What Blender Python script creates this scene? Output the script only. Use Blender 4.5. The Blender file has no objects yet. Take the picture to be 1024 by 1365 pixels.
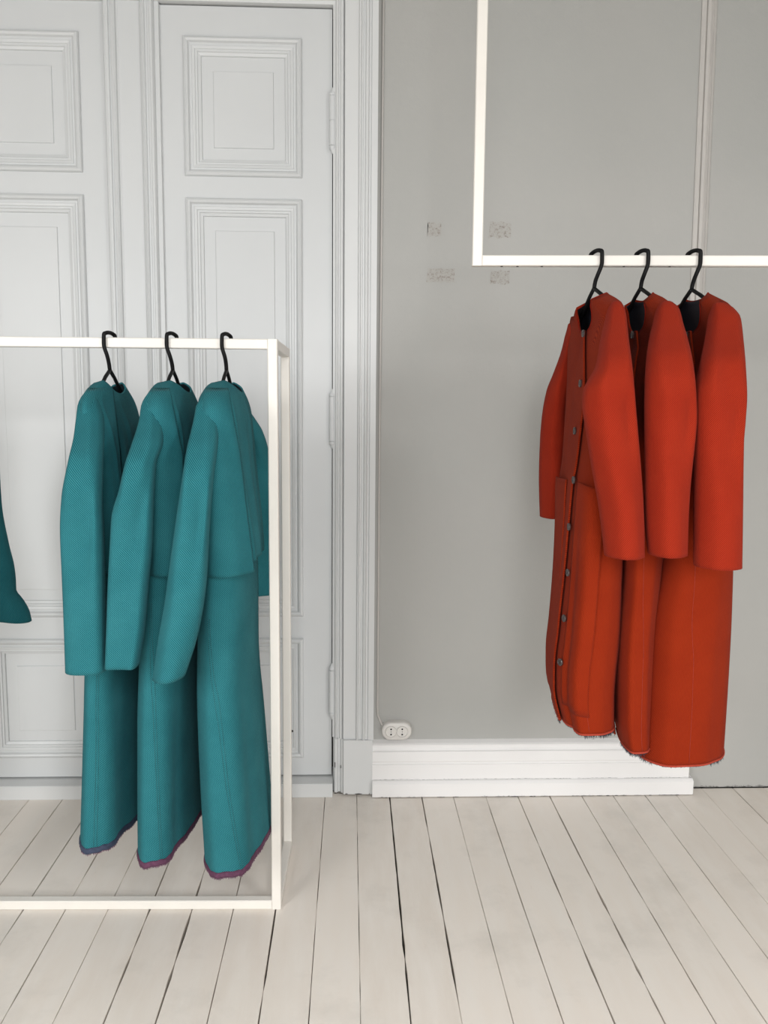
import bpy, math, random
import numpy as np
C = bpy.context.scene.collection
PI = math.pi
# ------------------------------------------------------------------ camera
W_, H_, F = 1024.0, 1365.0, 1130.0
CAM_H = 1.35
YAW, PITCH, ROLL = math.radians(2.23), math.radians(6.93), math.radians(0.49)
def _basis():
    y, p, r = YAW, PITCH, ROLL
    f = np.array([math.sin(y)*math.cos(p), math.cos(y)*math.cos(p), -math.sin(p)])
    rt = np.array([math.cos(y), -math.sin(y), 0.0]); dn = np.cross(f, rt)
    return math.cos(r)*rt - math.sin(r)*dn, math.cos(r)*dn + math.sin(r)*rt, f
RT, DN, FW = _basis()
def ray(px, py):
    return RT*(px-W_/2)/F + DN*(py-H_/2)/F + FW
_d = ray(1000, 1050)
CAM = np.array([0.0, _d[1]/_d[2]*CAM_H, CAM_H])     # the plaster wall is the plane Y = 0
def at(px, py, Y):
    d = ray(px, py); return CAM + d*((Y-CAM[1])/d[1])
def onfloor(px, py, z=0.0):
    d = ray(px, py); return CAM + d*((z-CAM_H)/d[2])
def proj(P):
    v = np.asarray(P, float) - CAM
    z = v@FW
    return np.stack([W_/2 + F*(v@RT)/z, H_/2 + F*(v@DN)/z], -1)
cam = bpy.data.cameras.new('camera'); camo = bpy.data.objects.new('camera', cam); C.objects.link(camo)
from mathutils import Matrix, Vector
camo.matrix_world = Matrix(((RT[0], -DN[0], -FW[0], CAM[0]), (RT[1], -DN[1], -FW[1], CAM[1]), (RT[2], -DN[2], -FW[2], CAM[2]), (0, 0, 0, 1)))
cam.sensor_fit = 'VERTICAL'; cam.sensor_height = 36.0; cam.lens = 36.0*F/H_; cam.clip_start = 0.05
bpy.context.scene.camera = camo
# ------------------------------------------------------------------ light
sc = bpy.context.scene
sc.view_settings.view_transform = 'Standard'; sc.view_settings.look = 'None'
sc.view_settings.gamma = 1.0; sc.view_settings.use_curve_mapping = False
sc.view_settings.exposure = -0.15
w = bpy.data.worlds.new('world'); sc.world = w; w.use_nodes = True
w.node_tree.nodes['Background'].inputs[0].default_value = (0.75, 0.85, 1.0, 1)
w.node_tree.nodes['Background'].inputs[1].default_value = 0.6
ROOM_BACK = -4.35
def area(name, loc, sx, sy, power, col):
    l = bpy.data.lights.new(name, 'AREA'); l.shape = 'RECTANGLE'; l.size = sx; l.size_y = sy
    l.energy = power; l.color = col
    o = bpy.data.objects.new(name, l); C.objects.link(o); o.location = loc
    o.rotation_euler = (PI/2-math.radians(48), 0, 0)      # skylight: into the room and down
    return o
WINS = [(-1.95, 0.95), (0.1, 0.95), (2.15, 0.95)]
for i, (wx, ww) in enumerate(WINS):
    area('window_light', (wx, ROOM_BACK+0.5, 1.70), ww-0.1, 1.6, (80, 68, 70)[i], (1.0, 0.995, 0.985))
# ------------------------------------------------------------------ materials
def newmat(name):
    m = bpy.data.materials.new(name); m.use_nodes = True
    nt = m.node_tree; return m, nt, nt.nodes['Principled BSDF']
def N(nt, t, **kw):
    n = nt.nodes.new(t)
    for k, v in kw.items(): setattr(n, k, v)
    return n
def math_(nt, op, a, b=None, c=None):
    n = N(nt, 'ShaderNodeMath', operation=op)
    for i, v in enumerate((a, b, c)):
        if v is None: continue
        if isinstance(v, (int, float)): n.inputs[i].default_value = v
        else: nt.links.new(v, n.inputs[i])
    return n.outputs[0]
def mix(nt, fac, a, b):
    n = N(nt, 'ShaderNodeMix', data_type='RGBA')
    for s, v in ((n.inputs[0], fac), (n.inputs[6], a), (n.inputs[7], b)):
        if isinstance(v, tuple): s.default_value = (*v, 1)
        elif isinstance(v, (int, float)): s.default_value = v
        else: nt.links.new(v, s)
    return n.outputs[2]
def noise(nt, scale, detail=3, vec=None, rough=0.5):
    n = N(nt, 'ShaderNodeTexNoise'); n.inputs['Scale'].default_value = scale
    n.inputs['Detail'].default_value = detail; n.inputs['Roughness'].default_value = rough
    if vec is not None: nt.links.new(vec, n.inputs['Vector'])
    return n.outputs['Fac']
def coords(nt, which='Object', scale=None):
    t = N(nt, 'ShaderNodeTexCoord').outputs[which]
    if scale:
        m = N(nt, 'ShaderNodeMapping'); m.inputs['Scale'].default_value = scale
        nt.links.new(t, m.inputs['Vector']); t = m.outputs[0]
    return t
def ramp(nt, fac, lo, hi):
    n = N(nt, 'ShaderNodeMapRange'); nt.links.new(fac, n.inputs[0])
    n.inputs[1].default_value = lo; n.inputs[2].default_value = hi
    return n.outputs[0]
def bump(nt, b, h, strength, dist):
    n = N(nt, 'ShaderNodeBump'); n.inputs['Strength'].default_value = strength; n.inputs['Distance'].default_value = dist
    nt.links.new(h, n.inputs['Height']); nt.links.new(n.outputs[0], b.inputs['Normal'])
def plain(name, col, rough=0.5, var=0.04, nscale=6, bs=0.0, bscale=60, metal=0.0):
    m, nt, b = newmat(name)
    c = coords(nt); f = noise(nt, nscale, 4, c)
    lo = tuple(x*(1-var) for x in col); hi = tuple(min(1, x*(1+var)) for x in col)
    nt.links.new(mix(nt, ramp(nt, f, .3, .7), lo, hi), b.inputs['Base Color'])
    b.inputs['Roughness'].default_value = rough; b.inputs['Metallic'].default_value = metal
    if bs: bump(nt, b, noise(nt, bscale, 3, c), bs, 0.002)
    return m
def fabric(name, light, dark, period=0.0047, dirn=1):
    m, nt, b = newmat(name)
    uv = N(nt, 'ShaderNodeUVMap').outputs[0]
    s = N(nt, 'ShaderNodeSeparateXYZ'); nt.links.new(uv, s.inputs[0])
    wob = math_(nt, 'MULTIPLY', noise(nt, 60, 2, uv), 0.0025)
    u = math_(nt, 'ADD', s.outputs[0], wob); v = s.outputs[1]
    d1 = math_(nt, 'ADD', math_(nt, 'MULTIPLY', u, dirn), v)
    s1 = math_(nt, 'SINE', math_(nt, 'MULTIPLY', d1, 2*PI/period))
    s2 = math_(nt, 'SINE', math_(nt, 'MULTIPLY', u, 2*PI/(period*0.55)))
    h = math_(nt, 'MULTIPLY_ADD', s2, 0.35, s1)
    grain = noise(nt, 700, 2, uv); big = noise(nt, 9, 3, uv)
    f = math_(nt, 'ADD', math_(nt, 'MULTIPLY_ADD', h, 0.36, 0.22), math_(nt, 'MULTIPLY', grain, 0.40))
    f = math_(nt, 'ADD', f, math_(nt, 'MULTIPLY_ADD', big, 0.35, -0.15))
    n = N(nt, 'ShaderNodeClamp'); nt.links.new(f, n.inputs[0])
    nt.links.new(mix(nt, n.outputs[0], dark, light), b.inputs['Base Color'])
    b.inputs['Roughness'].default_value = 0.95
    b.inputs['Specular IOR Level'].default_value = 0.04
    b.inputs['Sheen Weight'].default_value = 0.02; b.inputs['Sheen Roughness'].default_value = 0.5
    bump(nt, b, f, 0.45, 0.0012)
    return m
def wall_mat():
    m, nt, b = newmat('grey_wall_paint')
    c = coords(nt); f = noise(nt, 1.3, 4, c); g = noise(nt, 9, 5, c)
    col = mix(nt, ramp(nt, f, .3, .7), (0.385, 0.388, 0.372), (0.425, 0.42, 0.402))
    nt.links.new(col, b.inputs['Base Color']); b.inputs['Roughness'].default_value = 0.55
    b.inputs['Specular IOR Level'].default_value = 0.3
    bump(nt, b, math_(nt, 'ADD', g, math_(nt, 'MULTIPLY', noise(nt, 70, 4, c), 0.35)), 0.25, 0.006)
    return m
def plank_mat():
    m, nt, b = newmat('painted_floor_plank')
    inf = N(nt, 'ShaderNodeObjectInfo')
    c = coords(nt, 'Object', (9, 1.6, 1))
    g = noise(nt, 2.2, 6, c, .6); c2 = coords(nt); sm = noise(nt, 3.0, 6, c2, .65)
    base = mix(nt, inf.outputs['Random'], (0.705, 0.645, 0.58), (0.76, 0.70, 0.635))
    base = mix(nt, ramp(nt, g, .35, .75), base, (0.76, 0.715, 0.66))
    base = mix(nt, math_(nt, 'MULTIPLY', ramp(nt, sm, .53, .78), 0.36), base, (0.40, 0.375, 0.335))
    scr = noise(nt, 7, 8, coords(nt, 'Object', (6, 1, 1)), .8)
    base = mix(nt, math_(nt, 'MULTIPLY', ramp(nt, scr, .66, .70), 0.35), base, (0.30, 0.27, 0.23))
    nt.links.new(base, b.inputs['Base Color'])
    b.inputs['Roughness'].default_value = 0.42; b.inputs['Specular IOR Level'].default_value = 0.35
    bump(nt, b, math_(nt, 'ADD', g, math_(nt, 'MULTIPLY', sm, 1.0)), 0.25, 0.003)
    return m
M = {}
M['wall'] = wall_mat()
M['plank'] = plank_mat()
M['door'] = plain('white_door_paint', (0.62, 0.635, 0.64), 0.40, .015, 3)
M['trim'] = plain('white_trim_paint', (0.65, 0.66, 0.66), 0.4, .015, 3)
M['base'] = plain('baseboard_paint', (0.80, 0.79, 0.785), 0.45, .015, 3)
M['ceil'] = plain('ceiling_paint', (0.62, 0.62, 0.61), 0.8)
M['dark'] = plain('dark_gap', (0.03, 0.027, 0.022), 0.9)
M['rack'] = plain('white_powder_coat', (0.74, 0.71, 0.66), 0.38, .02, 10)
M['black'] = plain('black_plastic', (0.004, 0.004, 0.0045), 0.6, .1, 10)
M['black'].node_tree.nodes['Principled BSDF'].inputs['Specular IOR Level'].default_value = 0.2
M['socket'] = plain('cream_plastic', (0.66, 0.64, 0.61), 0.35, .02, 10)
M['cable'] = plain('painted_cable', (0.50, 0.48, 0.455), 0.5, .03, 10)
M['teal'] = fabric('teal_wool', (0.050, 0.245, 0.275), (0.0015, 0.054, 0.070))
M['rust'] = fabric('rust_wool', (0.365, 0.036, 0.014), (0.170, 0.009, 0.004), 0.0043, -1)
M['rust_body'] = fabric('rust_wool_warm', (0.315, 0.033, 0.008), (0.145, 0.010, 0.003), 0.0043, -1)
M['lining'] = plain('navy_lining', (0.010, 0.010, 0.018), 0.8, .1, 20)
M['teal_in'] = plain('dark_teal_lining', (0.012, 0.035, 0.045), 0.85, .1, 20)
M['purple'] = plain('purple_binding', (0.085, 0.026, 0.060), 0.85, .25, 120, .4, 300)
M['navy'] = plain('navy_binding', (0.030, 0.040, 0.075), 0.85, .25, 120, .4, 300)
M['thread_t'] = plain('dark_teal_thread', (0.010, 0.10, 0.115), 0.9, .1, 200)
M['thread_r'] = plain('dark_rust_thread', (0.26, 0.025, 0.010), 0.9, .1, 200)
M['hem_r'] = plain('rust_hem_roll', (0.33, 0.034, 0.013), 0.85, .15, 200, .4, 300)
M['fray'] = plain('frayed_navy_thread', (0.03, 0.03, 0.045), 0.9, .2, 200)
M['fray_p'] = plain('frayed_purple_thread', (0.15, 0.06, 0.115), 0.9, .2, 200)
M['button'] = plain('smoked_button', (0.06, 0.042, 0.04), 0.25, .1, 100)
M['button_hole'] = plain('button_hole', (0.01, 0.01, 0.01), 0.5)
M['glass'] = plain('pane_white', (0.8, 0.85, 0.9), 0.2)
# ------------------------------------------------------------------ mesh helpers
def link(name, verts, faces, mat, parent=None, smooth=False, uvs=None, auto=None):
    me = bpy.data.meshes.new(name); me.from_pydata([tuple(map(float, v)) for v in verts], [], faces)
    mats = mat if isinstance(mat, (list, tuple)) else [mat]
    for m in mats: me.materials.append(m)
    if uvs is not None:
        l = me.uv_layers.new(name='UVMap')
        vi = np.empty(len(me.loops), dtype=np.int32); me.loops.foreach_get('vertex_index', vi)
        l.data.foreach_set('uv', np.asarray(uvs, dtype=np.float32)[vi].ravel())
    if smooth: me.polygons.foreach_set('use_smooth', [True]*len(me.polygons))
    me.update()
    o = bpy.data.objects.new(name, me); C.objects.link(o)
    if parent is not None:
        o.parent = parent
        o.matrix_parent_inverse = Matrix.Translation(-Vector(wloc(parent)))
    return o
def wloc(o):
    v = Vector(o.location)
    if o.parent is not None: v = v + Vector(wloc(o.parent)) - Vector(wloc(o.parent)) if False else v
    return v
def empty(name, loc, label=None, cat=None, group=None):
    o = bpy.data.objects.new(name, None); C.objects.link(o); o.location = tuple(map(float, loc))
    o.empty_display_size = 0.05
    tag(o, label, cat, group); return o
def tag(o, label=None, cat=None, group=None, kind=None):
    if label: o['label'] = label
    if cat: o['category'] = cat
    if group: o['group'] = group
    if kind: o['kind'] = kind
    return o
class MB:
    def __init__(s): s.v = []; s.f = []
    def box(s, x0, x1, y0, y1, z0, z1):
        b = len(s.v)
        s.v += [(x, y, z) for z in (z0, z1) for y in (y0, y1) for x in (x0, x1)]
        for q in ((0, 2, 3, 1), (4, 5, 7, 6), (0, 1, 5, 4), (2, 6, 7, 3), (0, 4, 6, 2), (1, 3, 7, 5)):
            s.f.append(tuple(b+i for i in q))
        return s
    def bar(s, A, B, side, w, h):
        """square tube from A to B (centre line); side = horizontal unit vector across it"""
        A = np.array(A, float); B = np.array(B, float); t = (B-A)/np.linalg.norm(B-A)
        sd = np.array(side, float); sd = sd-t*(sd@t); sd /= np.linalg.norm(sd); up = np.cross(t, sd)
        b = len(s.v); c = min(w, h)*0.08
        prof = [(-w/2+c, -h/2), (w/2-c, -h/2), (w/2, -h/2+c), (w/2, h/2-c), (w/2-c, h/2), (-w/2+c, h/2), (-w/2, h/2-c), (-w/2, -h/2+c)]
        for P in (A, B):
            for (p, q) in prof: s.v.append(tuple(P+sd*p+up*q))
        for i in range(8): s.f.append((b+i, b+(i+1) % 8, b+8+(i+1) % 8, b+8+i))
        s.f.append(tuple(b+i for i in range(7, -1, -1))); s.f.append(tuple(b+8+i for i in range(8)))
        return s
    def tube(s, pts, r, n=10, cap=True):
        pts = [np.array(p, float) for p in pts]; b = len(s.v)
        t0 = pts[1]-pts[0]; ref = np.array([0, 0, 1.0]) if abs(t0[2]) < 0.9*np.linalg.norm(t0) else np.array([1.0, 0, 0])
        u = np.cross(t0, ref); u /= np.linalg.norm(u)
        rr = r if isinstance(r, (list, tuple)) else [r]*len(pts)
        for i, p in enumerate(pts):
            t = (pts[min(i+1, len(pts)-1)]-pts[max(i-1, 0)]); t /= np.linalg.norm(t)
            u = u-t*(u@t); u /= np.linalg.norm(u); v = np.cross(t, u)
            for k in range(n):
                a = 2*PI*k/n; s.v.append(tuple(p+(u*math.cos(a)+v*math.sin(a))*rr[i]))
        for i in range(len(pts)-1):
            for k in range(n):
                s.f.append((b+i*n+k, b+i*n+(k+1) % n, b+(i+1)*n+(k+1) % n, b+(i+1)*n+k))
        if cap:
            s.f.append(tuple(b+k for k in range(n-1, -1, -1))); s.f.append(tuple(b+(len(pts)-1)*n+k for k in range(n)))
        return s
    def extrude_z(s, prof, z0, z1):
        """prof: list of (x, y) from left to right along the visible face; closed at the back"""
        b = len(s.v); n = len(prof)
        for z in (z0, z1):
            for (x, y) in prof: s.v.append((x, y, z))
        for i in range(n): s.f.append((b+i, b+(i+1) % n, b+n+(i+1) % n, b+n+i))
        s.f.append(tuple(b+i for i in range(n-1, -1, -1))); s.f.append(tuple(b+n+i for i in range(n)))
        return s
    def extrude_x(s, prof, x0, x1):
        """prof: (y, z) closed polygon"""
        b = len(s.v); n = len(prof)
        for x in (x0, x1):
            for (y, z) in prof: s.v.append((x, y, z))
        for i in range(n): s.f.append((b+i, b+n+i, b+n+(i+1) % n, b+(i+1) % n))
        s.f.append(tuple(b+i for i in range(n))); s.f.append(tuple(b+n+i for i in range(n-1, -1, -1)))
        return s
    def frame(s, x0, x1, z0, z1, Y, prof):
        """mitred moulding round a rectangle; prof = (inset, height towards the room)"""
        b = len(s.v); n = len(prof)
        for (d, h) in prof:
            for (x, z) in ((x0+d, z0+d), (x1-d, z0+d), (x1-d, z1-d), (x0+d, z1-d)): s.v.append((x, Y-h, z))
        for i in range(n-1):
            for k in range(4):
                k2 = (k+1) % 4
                s.f.append((b+i*4+k, b+i*4+k2, b+(i+1)*4+k2, b+(i+1)*4+k))
        return s
    def lathe(s, c, prof, n=16, axis='z'):
        b = len(s.v)
        for (r, h) in prof:
            for k in range(n):
                a = 2*PI*k/n; x, y = r*math.cos(a), r*math.sin(a)
                s.v.append((c[0]+x, c[1]+y, c[2]+h) if axis == 'z' else (c[0]+x, c[1]-h, c[2]+y))
        for i in range(len(prof)-1):
            for k in range(n): s.f.append((b+i*n+k, b+i*n+(k+1) % n, b+(i+1)*n+(k+1) % n, b+(i+1)*n+k))
        s.f.append(tuple(b+k for k in range(n-1, -1, -1))); s.f.append(tuple(b+(len(prof)-1)*n+k for k in range(n)))
        return s
    def build(s, name, mat, parent=None, smooth=False):
        return link(name, s.v, s.f, mat, parent, smooth)
def struct(o, label=None):
    o['kind'] = 'structure'
    if label: o['label'] = label
    return o
# ------------------------------------------------------------------ room shell
XL, XR, ZC = -3.4, 3.2, 3.45
DOOR_L = at(-88, 300, 0.02)[0]; DOOR_R = at(443.6, 500, 0.02)[0]
DOOR_T = at(400, 11, 0.02)[2]
CAS_R = at(501.5, 500, -0.03)[0]
base = MB().box(XL, XR, ROOM_BACK, 0.12, -0.06, -0.022).build('floor', M['dark'])
struct(base, 'dark subfloor under the pale painted boards')
mw = MB()
mw.box(CAS_R-0.08, XR, 0.0, 0.16, 0.004, ZC)
mw.box(XL, DOOR_L-0.1, 0.0, 0.16, 0.004, ZC)
mw.box(DOOR_L-0.1, CAS_R-0.08, 0.0, 0.16, DOOR_T+0.08, ZC)
wb = struct(mw.build('wall_back', M['wall']), 'pale grey painted plaster wall')
struct(MB().box(XL-0.1, XL, ROOM_BACK, 0.0, 0, ZC).build('wall_left', M['wall']))
struct(MB().box(XR, XR+0.1, ROOM_BACK, 0.0, 0, ZC).build('wall_right', M['wall']))
struct(MB().box(XL, XR, ROOM_BACK, 0.16, ZC, ZC+0.1).build('ceiling', M['ceil']))
mf = MB(); xs = XL
for (wx, ww) in WINS:
    mf.box(xs, wx-ww/2, ROOM_BACK-0.2, ROOM_BACK, 0, ZC)
    mf.box(wx-ww/2, wx+ww/2, ROOM_BACK-0.2, ROOM_BACK, 0, 0.85)
    mf.box(wx-ww/2, wx+ww/2, ROOM_BACK-0.2, ROOM_BACK, 2.75, ZC)
    xs = wx+ww/2
mf.box(xs, XR, ROOM_BACK-0.2, ROOM_BACK, 0, ZC)
struct(mf.build('wall_front', M['wall']))
# ------------------------------------------------------------------ floor boards, one object each
rnd = random.Random(7)
P0 = onfloor(480.3, 1365)[0]; P1 = onfloor(1023.4, 1365)[0]
PW = (P1-P0)/8.0
# seam index k -> X = P0 + k*PW.   widths (mm) of the gap near the camera and at the wall
GAP = {0: (1.2, .9), 1: (4.2, 2.0), 2: (3.4, 1.8), 3: (1.0, .9), 4: (1.4, 1.6), 5: (4.2, 1.2), 6: (4.8, 1.6), 7: (3.0, 1.5), 8: (1.8, 1.3), 9: (1.4, 1.6), 10: (.8, .6), 11: (.7, .5),
       12: (1.8, 1.8), -1: (1.2, 1.2), -2: (3.2, 1.0), -3: (1.6, 1.2), -4: (4.0, 2.6), -5: (4.2, 1.0), -6: (1.0, .9), -7: (1.6, 1.8), -8: (2.4, 2.4)}
YN, YF = ROOM_BACK+0.01, -0.001
ys = [YN, -3.7] + list(np.linspace(-3.0, YF, 56))
def seam(k):
    r = random.Random(k*13+5); g = GAP.get(k, (r.uniform(.8, 2.6), r.uniform(.7, 1.8)))
    x = P0+k*PW; ph = r.uniform(0, 6)
    L, R_ = [], []
    for y in ys:
        t = min(1, max(0, (y+1.9)/1.9)); wd = (1.3 if g[0] > 3 else 1.0)* (g[0]*(1-t)+g[1]*t)*1.45e-3
        wd *= 0.7+0.6*r.random()
        if g[0] > 3 and y > -1.55 and y < -1.0: wd *= 0.6
        if r.random() < 0.13: wd *= 0.25
        c = x+0.0012*math.sin(y*2.3+ph)
        L.append(c-wd/2); R_.append(c+wd/2)
    return L, R_
K0, K1 = int((XL-P0)/PW), int((XR-P0)/PW)
seams = {k: seam(k) for k in range(K0, K1+1)}
for k in range(K0, K1):
    l = seams[k][1]; r = seams[k+1][0]; v = []; f = []; n = len(ys)
    dz = rnd.uniform(-0.0006, 0.0)
    for i, y in enumerate(ys):
        a, b = l[i], r[i]; ch = 0.0013
        v += [(a, y, -0.022), (a, y, dz-ch), (a+ch, y, dz), (b-ch, y, dz), (b, y, dz-ch), (b, y, -0.022)]
    for i in range(n-1):
        for j in range(5): f.append((i*6+j, (i+1)*6+j, (i+1)*6+j+1, i*6+j+1)[::-1])
    f.append((0, 1, 2, 3, 4, 5)); f.append(tuple((n-1)*6+j for j in (5, 4, 3, 2, 1, 0)))
    link('plank', v, f, M['plank'], base)
# ------------------------------------------------------------------ baseboard
bx0 = at(498, 1020, -0.045)[0]-.004; bx1 = at(924, 1040, -0.05)[0]
Zt = at(600, 989, -0.02)[2]
def Zb(py, Y): return at(600, py, Y)[2]
prof = [(0, 0.003), (-0.056, 0.003), (-0.056, Zb(1045, -.056)), (-0.048, Zb(1041, -.048)), (-0.040, Zb(1039, -.040)), (-0.040, Zb(1019, -.040)), (-0.036, Zb(1018, -.036)), (-0.036, Zb(1016, -.036)),
        (-0.038, Zb(1014.5, -.038)), (-0.036, Zb(1002, -.036)), (-0.030, Zb(1000, -.030)), (-0.026, Zb(997, -.026)), (-0.026, Zb(993, -.026)), (-0.020, Zb(990.5, -.02)), (0, Zb(988, -.02))]
bb = struct(MB().extrude_x(prof[:5]+[(0, prof[4][1])], bx0, bx1).build('baseboard_back', M['base']), 'tall white stepped baseboard under the grey wall')
MB().extrude_x([(0, prof[4][1]), (-.040, prof[4][1])]+prof[5:], bx0, bx1-0.012).build('moulding', M['base'], bb)
r = random.Random(5)
def cracks(name, segs, parent, seed):
    """dark irregular slits (x0, x1, y, z, height, density) where paint has cracked"""
    rr_ = random.Random(seed); m = MB()
    for (x0, x1, y, z, hgt, dens) in segs:
        x = x0
        while x < x1:
            l_ = rr_.uniform(.004, .03)
            if rr_.random() < dens:
                q = rr_.uniform(.3, 1)*hgt; dz = rr_.uniform(-.0008, .0012); e_ = min(x+l_, x1)
                b_ = len(m.v)
                m.v += [(x, y, z+dz), ((x+e_)/2, y, z+dz-q*.3), (e_, y, z+dz), (e_, y+.002, z+dz+q*.2), ((x+e_)/2, y, z+dz+q*.8), (x, y+.002, z+dz+q*.1)]
                m.f.append(tuple(b_+k for k in range(6)))
            x += l_
    o = m.build(name, M['dark'], parent); o['kind'] = 'stuff'; return o
cracks('paint_crack', [(bx0, bx1, -.0567, .0025, .0042, .42), (bx0+.002, bx1, -.0408, Zb(1039, -.0405)+.0005, .0011, .9)], bb, 3)
cracks('paint_crack', [(bx1+.004, bx1+1.2, -.0012, .006, .007, .8)], wb, 9)
# ------------------------------------------------------------------ wall strip on the right
YS = -0.012
a0 = at(938, 0, YS)[0]; a1 = at(923.6, 340, YS)[0]; z0_ = at(938, 0, YS)[2]; z1_ = at(923.6, 340, YS)[2]
ks = (a0-a1)/(z0_-z1_)
def sx(z): return a1+(z-z1_)*ks
sw = at(959, 0, YS)[0]-a0
pr = [(0, 0), (0, -.004), (.10, -.007), (.28, -.007), (.32, -.003), (.36, -.010), (.52, -.013), (.62, -.011), (.66, -.004), (.74, -.006), (.80, -.010), (.90, -.008), (1.0, -.003), (1.0, 0)]
v = []; f = []; n = len(pr)
for z in (0.004, ZC):
    for (u, y) in pr: v.append((sx(z)+u*sw, y, z))
for i in range(n): f.append((i, (i+1) % n, n+(i+1) % n, n+i))
f += [tuple(range(n-1, -1, -1)), tuple(range(n, 2*n))]
struct(link('trim_1', v, f, M['cable']), 'narrow vertical ribbed moulding on the grey wall behind the red coats')
# ------------------------------------------------------------------ door casing, lintel, threshold
def Xp(px, Y, py=520): return at(px, py, Y)[0]
YD = 0.02      # face of the door leaves
zt = DOOR_T+0.004
prof = [(Xp(443.9, YD), 0.10), (Xp(443.9, YD), -0.002), (Xp(447, 0), -0.004), (Xp(448, 0), -0.014), (Xp(450.5, 0), -0.017), (Xp(451.5, 0), -0.012), (Xp(453, 0), -0.013), (Xp(454, 0), -0.019),
        (Xp(456.5, -.02), -0.021), (Xp(458.2, -.02), -0.010), (Xp(459, -.02), -0.022), (Xp(476.5, -.02), -0.024), (Xp(477.5, -.02), -.033), (Xp(479.5, -.02), -.035), (Xp(480.5, -.02), -.028),
        (Xp(482, -.02), -.028), (Xp(483, -.02), -.024), (Xp(485, -.02), -.024), (Xp(486, -.02), -.033), (Xp(489, -.02), -.036), (Xp(490, -.02), -.028), (Xp(492.5, -.02), -.026), (Xp(493.5, -.02), -.032), (CAS_R, -.034), (CAS_R, 0.10)]
zp = at(485, 986, -.03)[2]
cas = struct(MB().extrude_z(prof, zp, ZC-0.02).build('trim_2', M['trim']), 'white fluted door casing between door and grey wall')
pl = [(Xp(444, YD), 0.10), (Xp(445, YD), -0.002), (Xp(447, -.02), -.020), (Xp(451, -.02), -.022), (Xp(452, -.02), -.014), (Xp(455, -.02), -.014), (Xp(456, -.02), -.024), (Xp(458.5, -.02), -.026), (Xp(459.5, -.02), -.036), (Xp(500, -.03), -.038), (Xp(500, -.03), 0.1)]
MB().extrude_z(pl, 0.006, zp).build('plinth_block', M['trim'], cas)
cracks('paint_crack', [(Xp(446, -.03), Xp(458, -.03), -.0275, .006, .004, .9), (Xp(462, -.04), Xp(497, -.04), -.0392, .007, .006, .75)], cas, 4)
for (cxp, cyp, w_, h_) in ((446.5, 1020, .0022, .016), (454.3, 1022.5, .002, .008)):
    p = at(cxp, cyp, -.0265); MB().box(p[0]-w_/2, p[0]+w_/2, -.0275, -.016, p[2]-h_/2, p[2]+h_/2).build('paint_chip', M['dark'], cas)
# left casing (mostly outside the frame) mirrored
xm = (DOOR_L+DOOR_R)/2
MBl = MB().extrude_z([(2*xm-x, y) for x, y in prof][::-1], 0.0, ZC-0.02)
struct(MBl.build('trim_3', M['trim']), 'white fluted door casing at the left side of the double door')
# head moulding over the doors
hp = [(0.10, zt), (-0.002, zt), (-0.004, zt+.010), (-.014, zt+.013), (-.017, zt+.019), (-.012, zt+.022), (-.013, zt+.026), (-.019, zt+.029), (-.021, zt+.037), (-.012, zt+.040), (-.018, zt+.046), (-.018, zt+.11), (0.10, zt+.11)]
struct(MB().extrude_x(hp, 2*xm-Xp(459, -.02), Xp(459, -.02)).build('trim_4', M['trim']), 'moulded white head of the door frame')
tz = at(200, 1047.2, -0.045)[2]
th = struct(MB().extrude_x([(0.12, 0.0), (-0.045, 0.0), (-0.045, tz-.003), (-.042, tz), (0.12, tz)], 2*xm-Xp(444, -.045), Xp(444, -.045)).build('trim_5', M['trim']), 'low white threshold under the double door')
struct(MB().box(2*xm-Xp(459, -.02), Xp(459, -.02), 0.10, 0.14, 0, ZC).build('wall_shade_panel', M['dark']), 'dark panel standing in for shade behind the door leaves')  # solid dark sheet added to paint the shade in the door gaps
# ------------------------------------------------------------------ door leaves
PM = [(0, 0), (0, .006), (.003, .012), (.009, .0155), (.015, .0125), (.0185, .005), (.021, .003), (.026, .003), (.028, .006), (.036, .0045), (.038, .001), (.044, .001), (.046, -.003), (.054, -.006), (.056, -.012)]
def leaf(name, label, x0, x1, px0, px1, tiers, ztop, zbot):
    d = bpy.data.objects.new(name, None); C.objects.link(d); d.location = (float(x0), YD, float(zbot)); struct(d, label)
    TH = 0.04
    e = 0.006
    MB().box(x0, px0+e, YD, YD+TH, zbot, ztop).build('stile', M['door'], d)
    MB().box(px1-e, x1, YD, YD+TH, zbot, ztop).build('stile', M['door'], d)
    zs = [ztop]+[q for t in tiers for q in t]+[zbot]
    for i in range(0, len(zs), 2):
        hi, lo = zs[i], zs[i+1]
        a = hi if i == 0 else hi+e; b_ = lo if i == len(zs)-2 else lo-e
        MB().box(px0+e, px1-e, YD, YD+TH, b_, a).build('rail', M['door'], d)
    for (t, b_) in tiers:
        MB().frame(px0, px1, b_, t, YD, PM).build('panel_moulding', M['door'], d)
        p = MB().box(px0+.004, px1-.004, YD+.012, YD+.03, b_+.004, t-.004).build('panel', M['door'], d)
        g = 0.092
        fr = [(0, 0), (0.0015, .0045), (0.003, .005)]
        q = MB(); q.frame(px0+g, px1-g, b_+g*1.0, t-g*1.08, YD+.012, fr)
        n = len(q.v)-4; q.f.append((n, n+1, n+2, n+3)); q.build('raised_field', M['door'], p)
    return d
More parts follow.
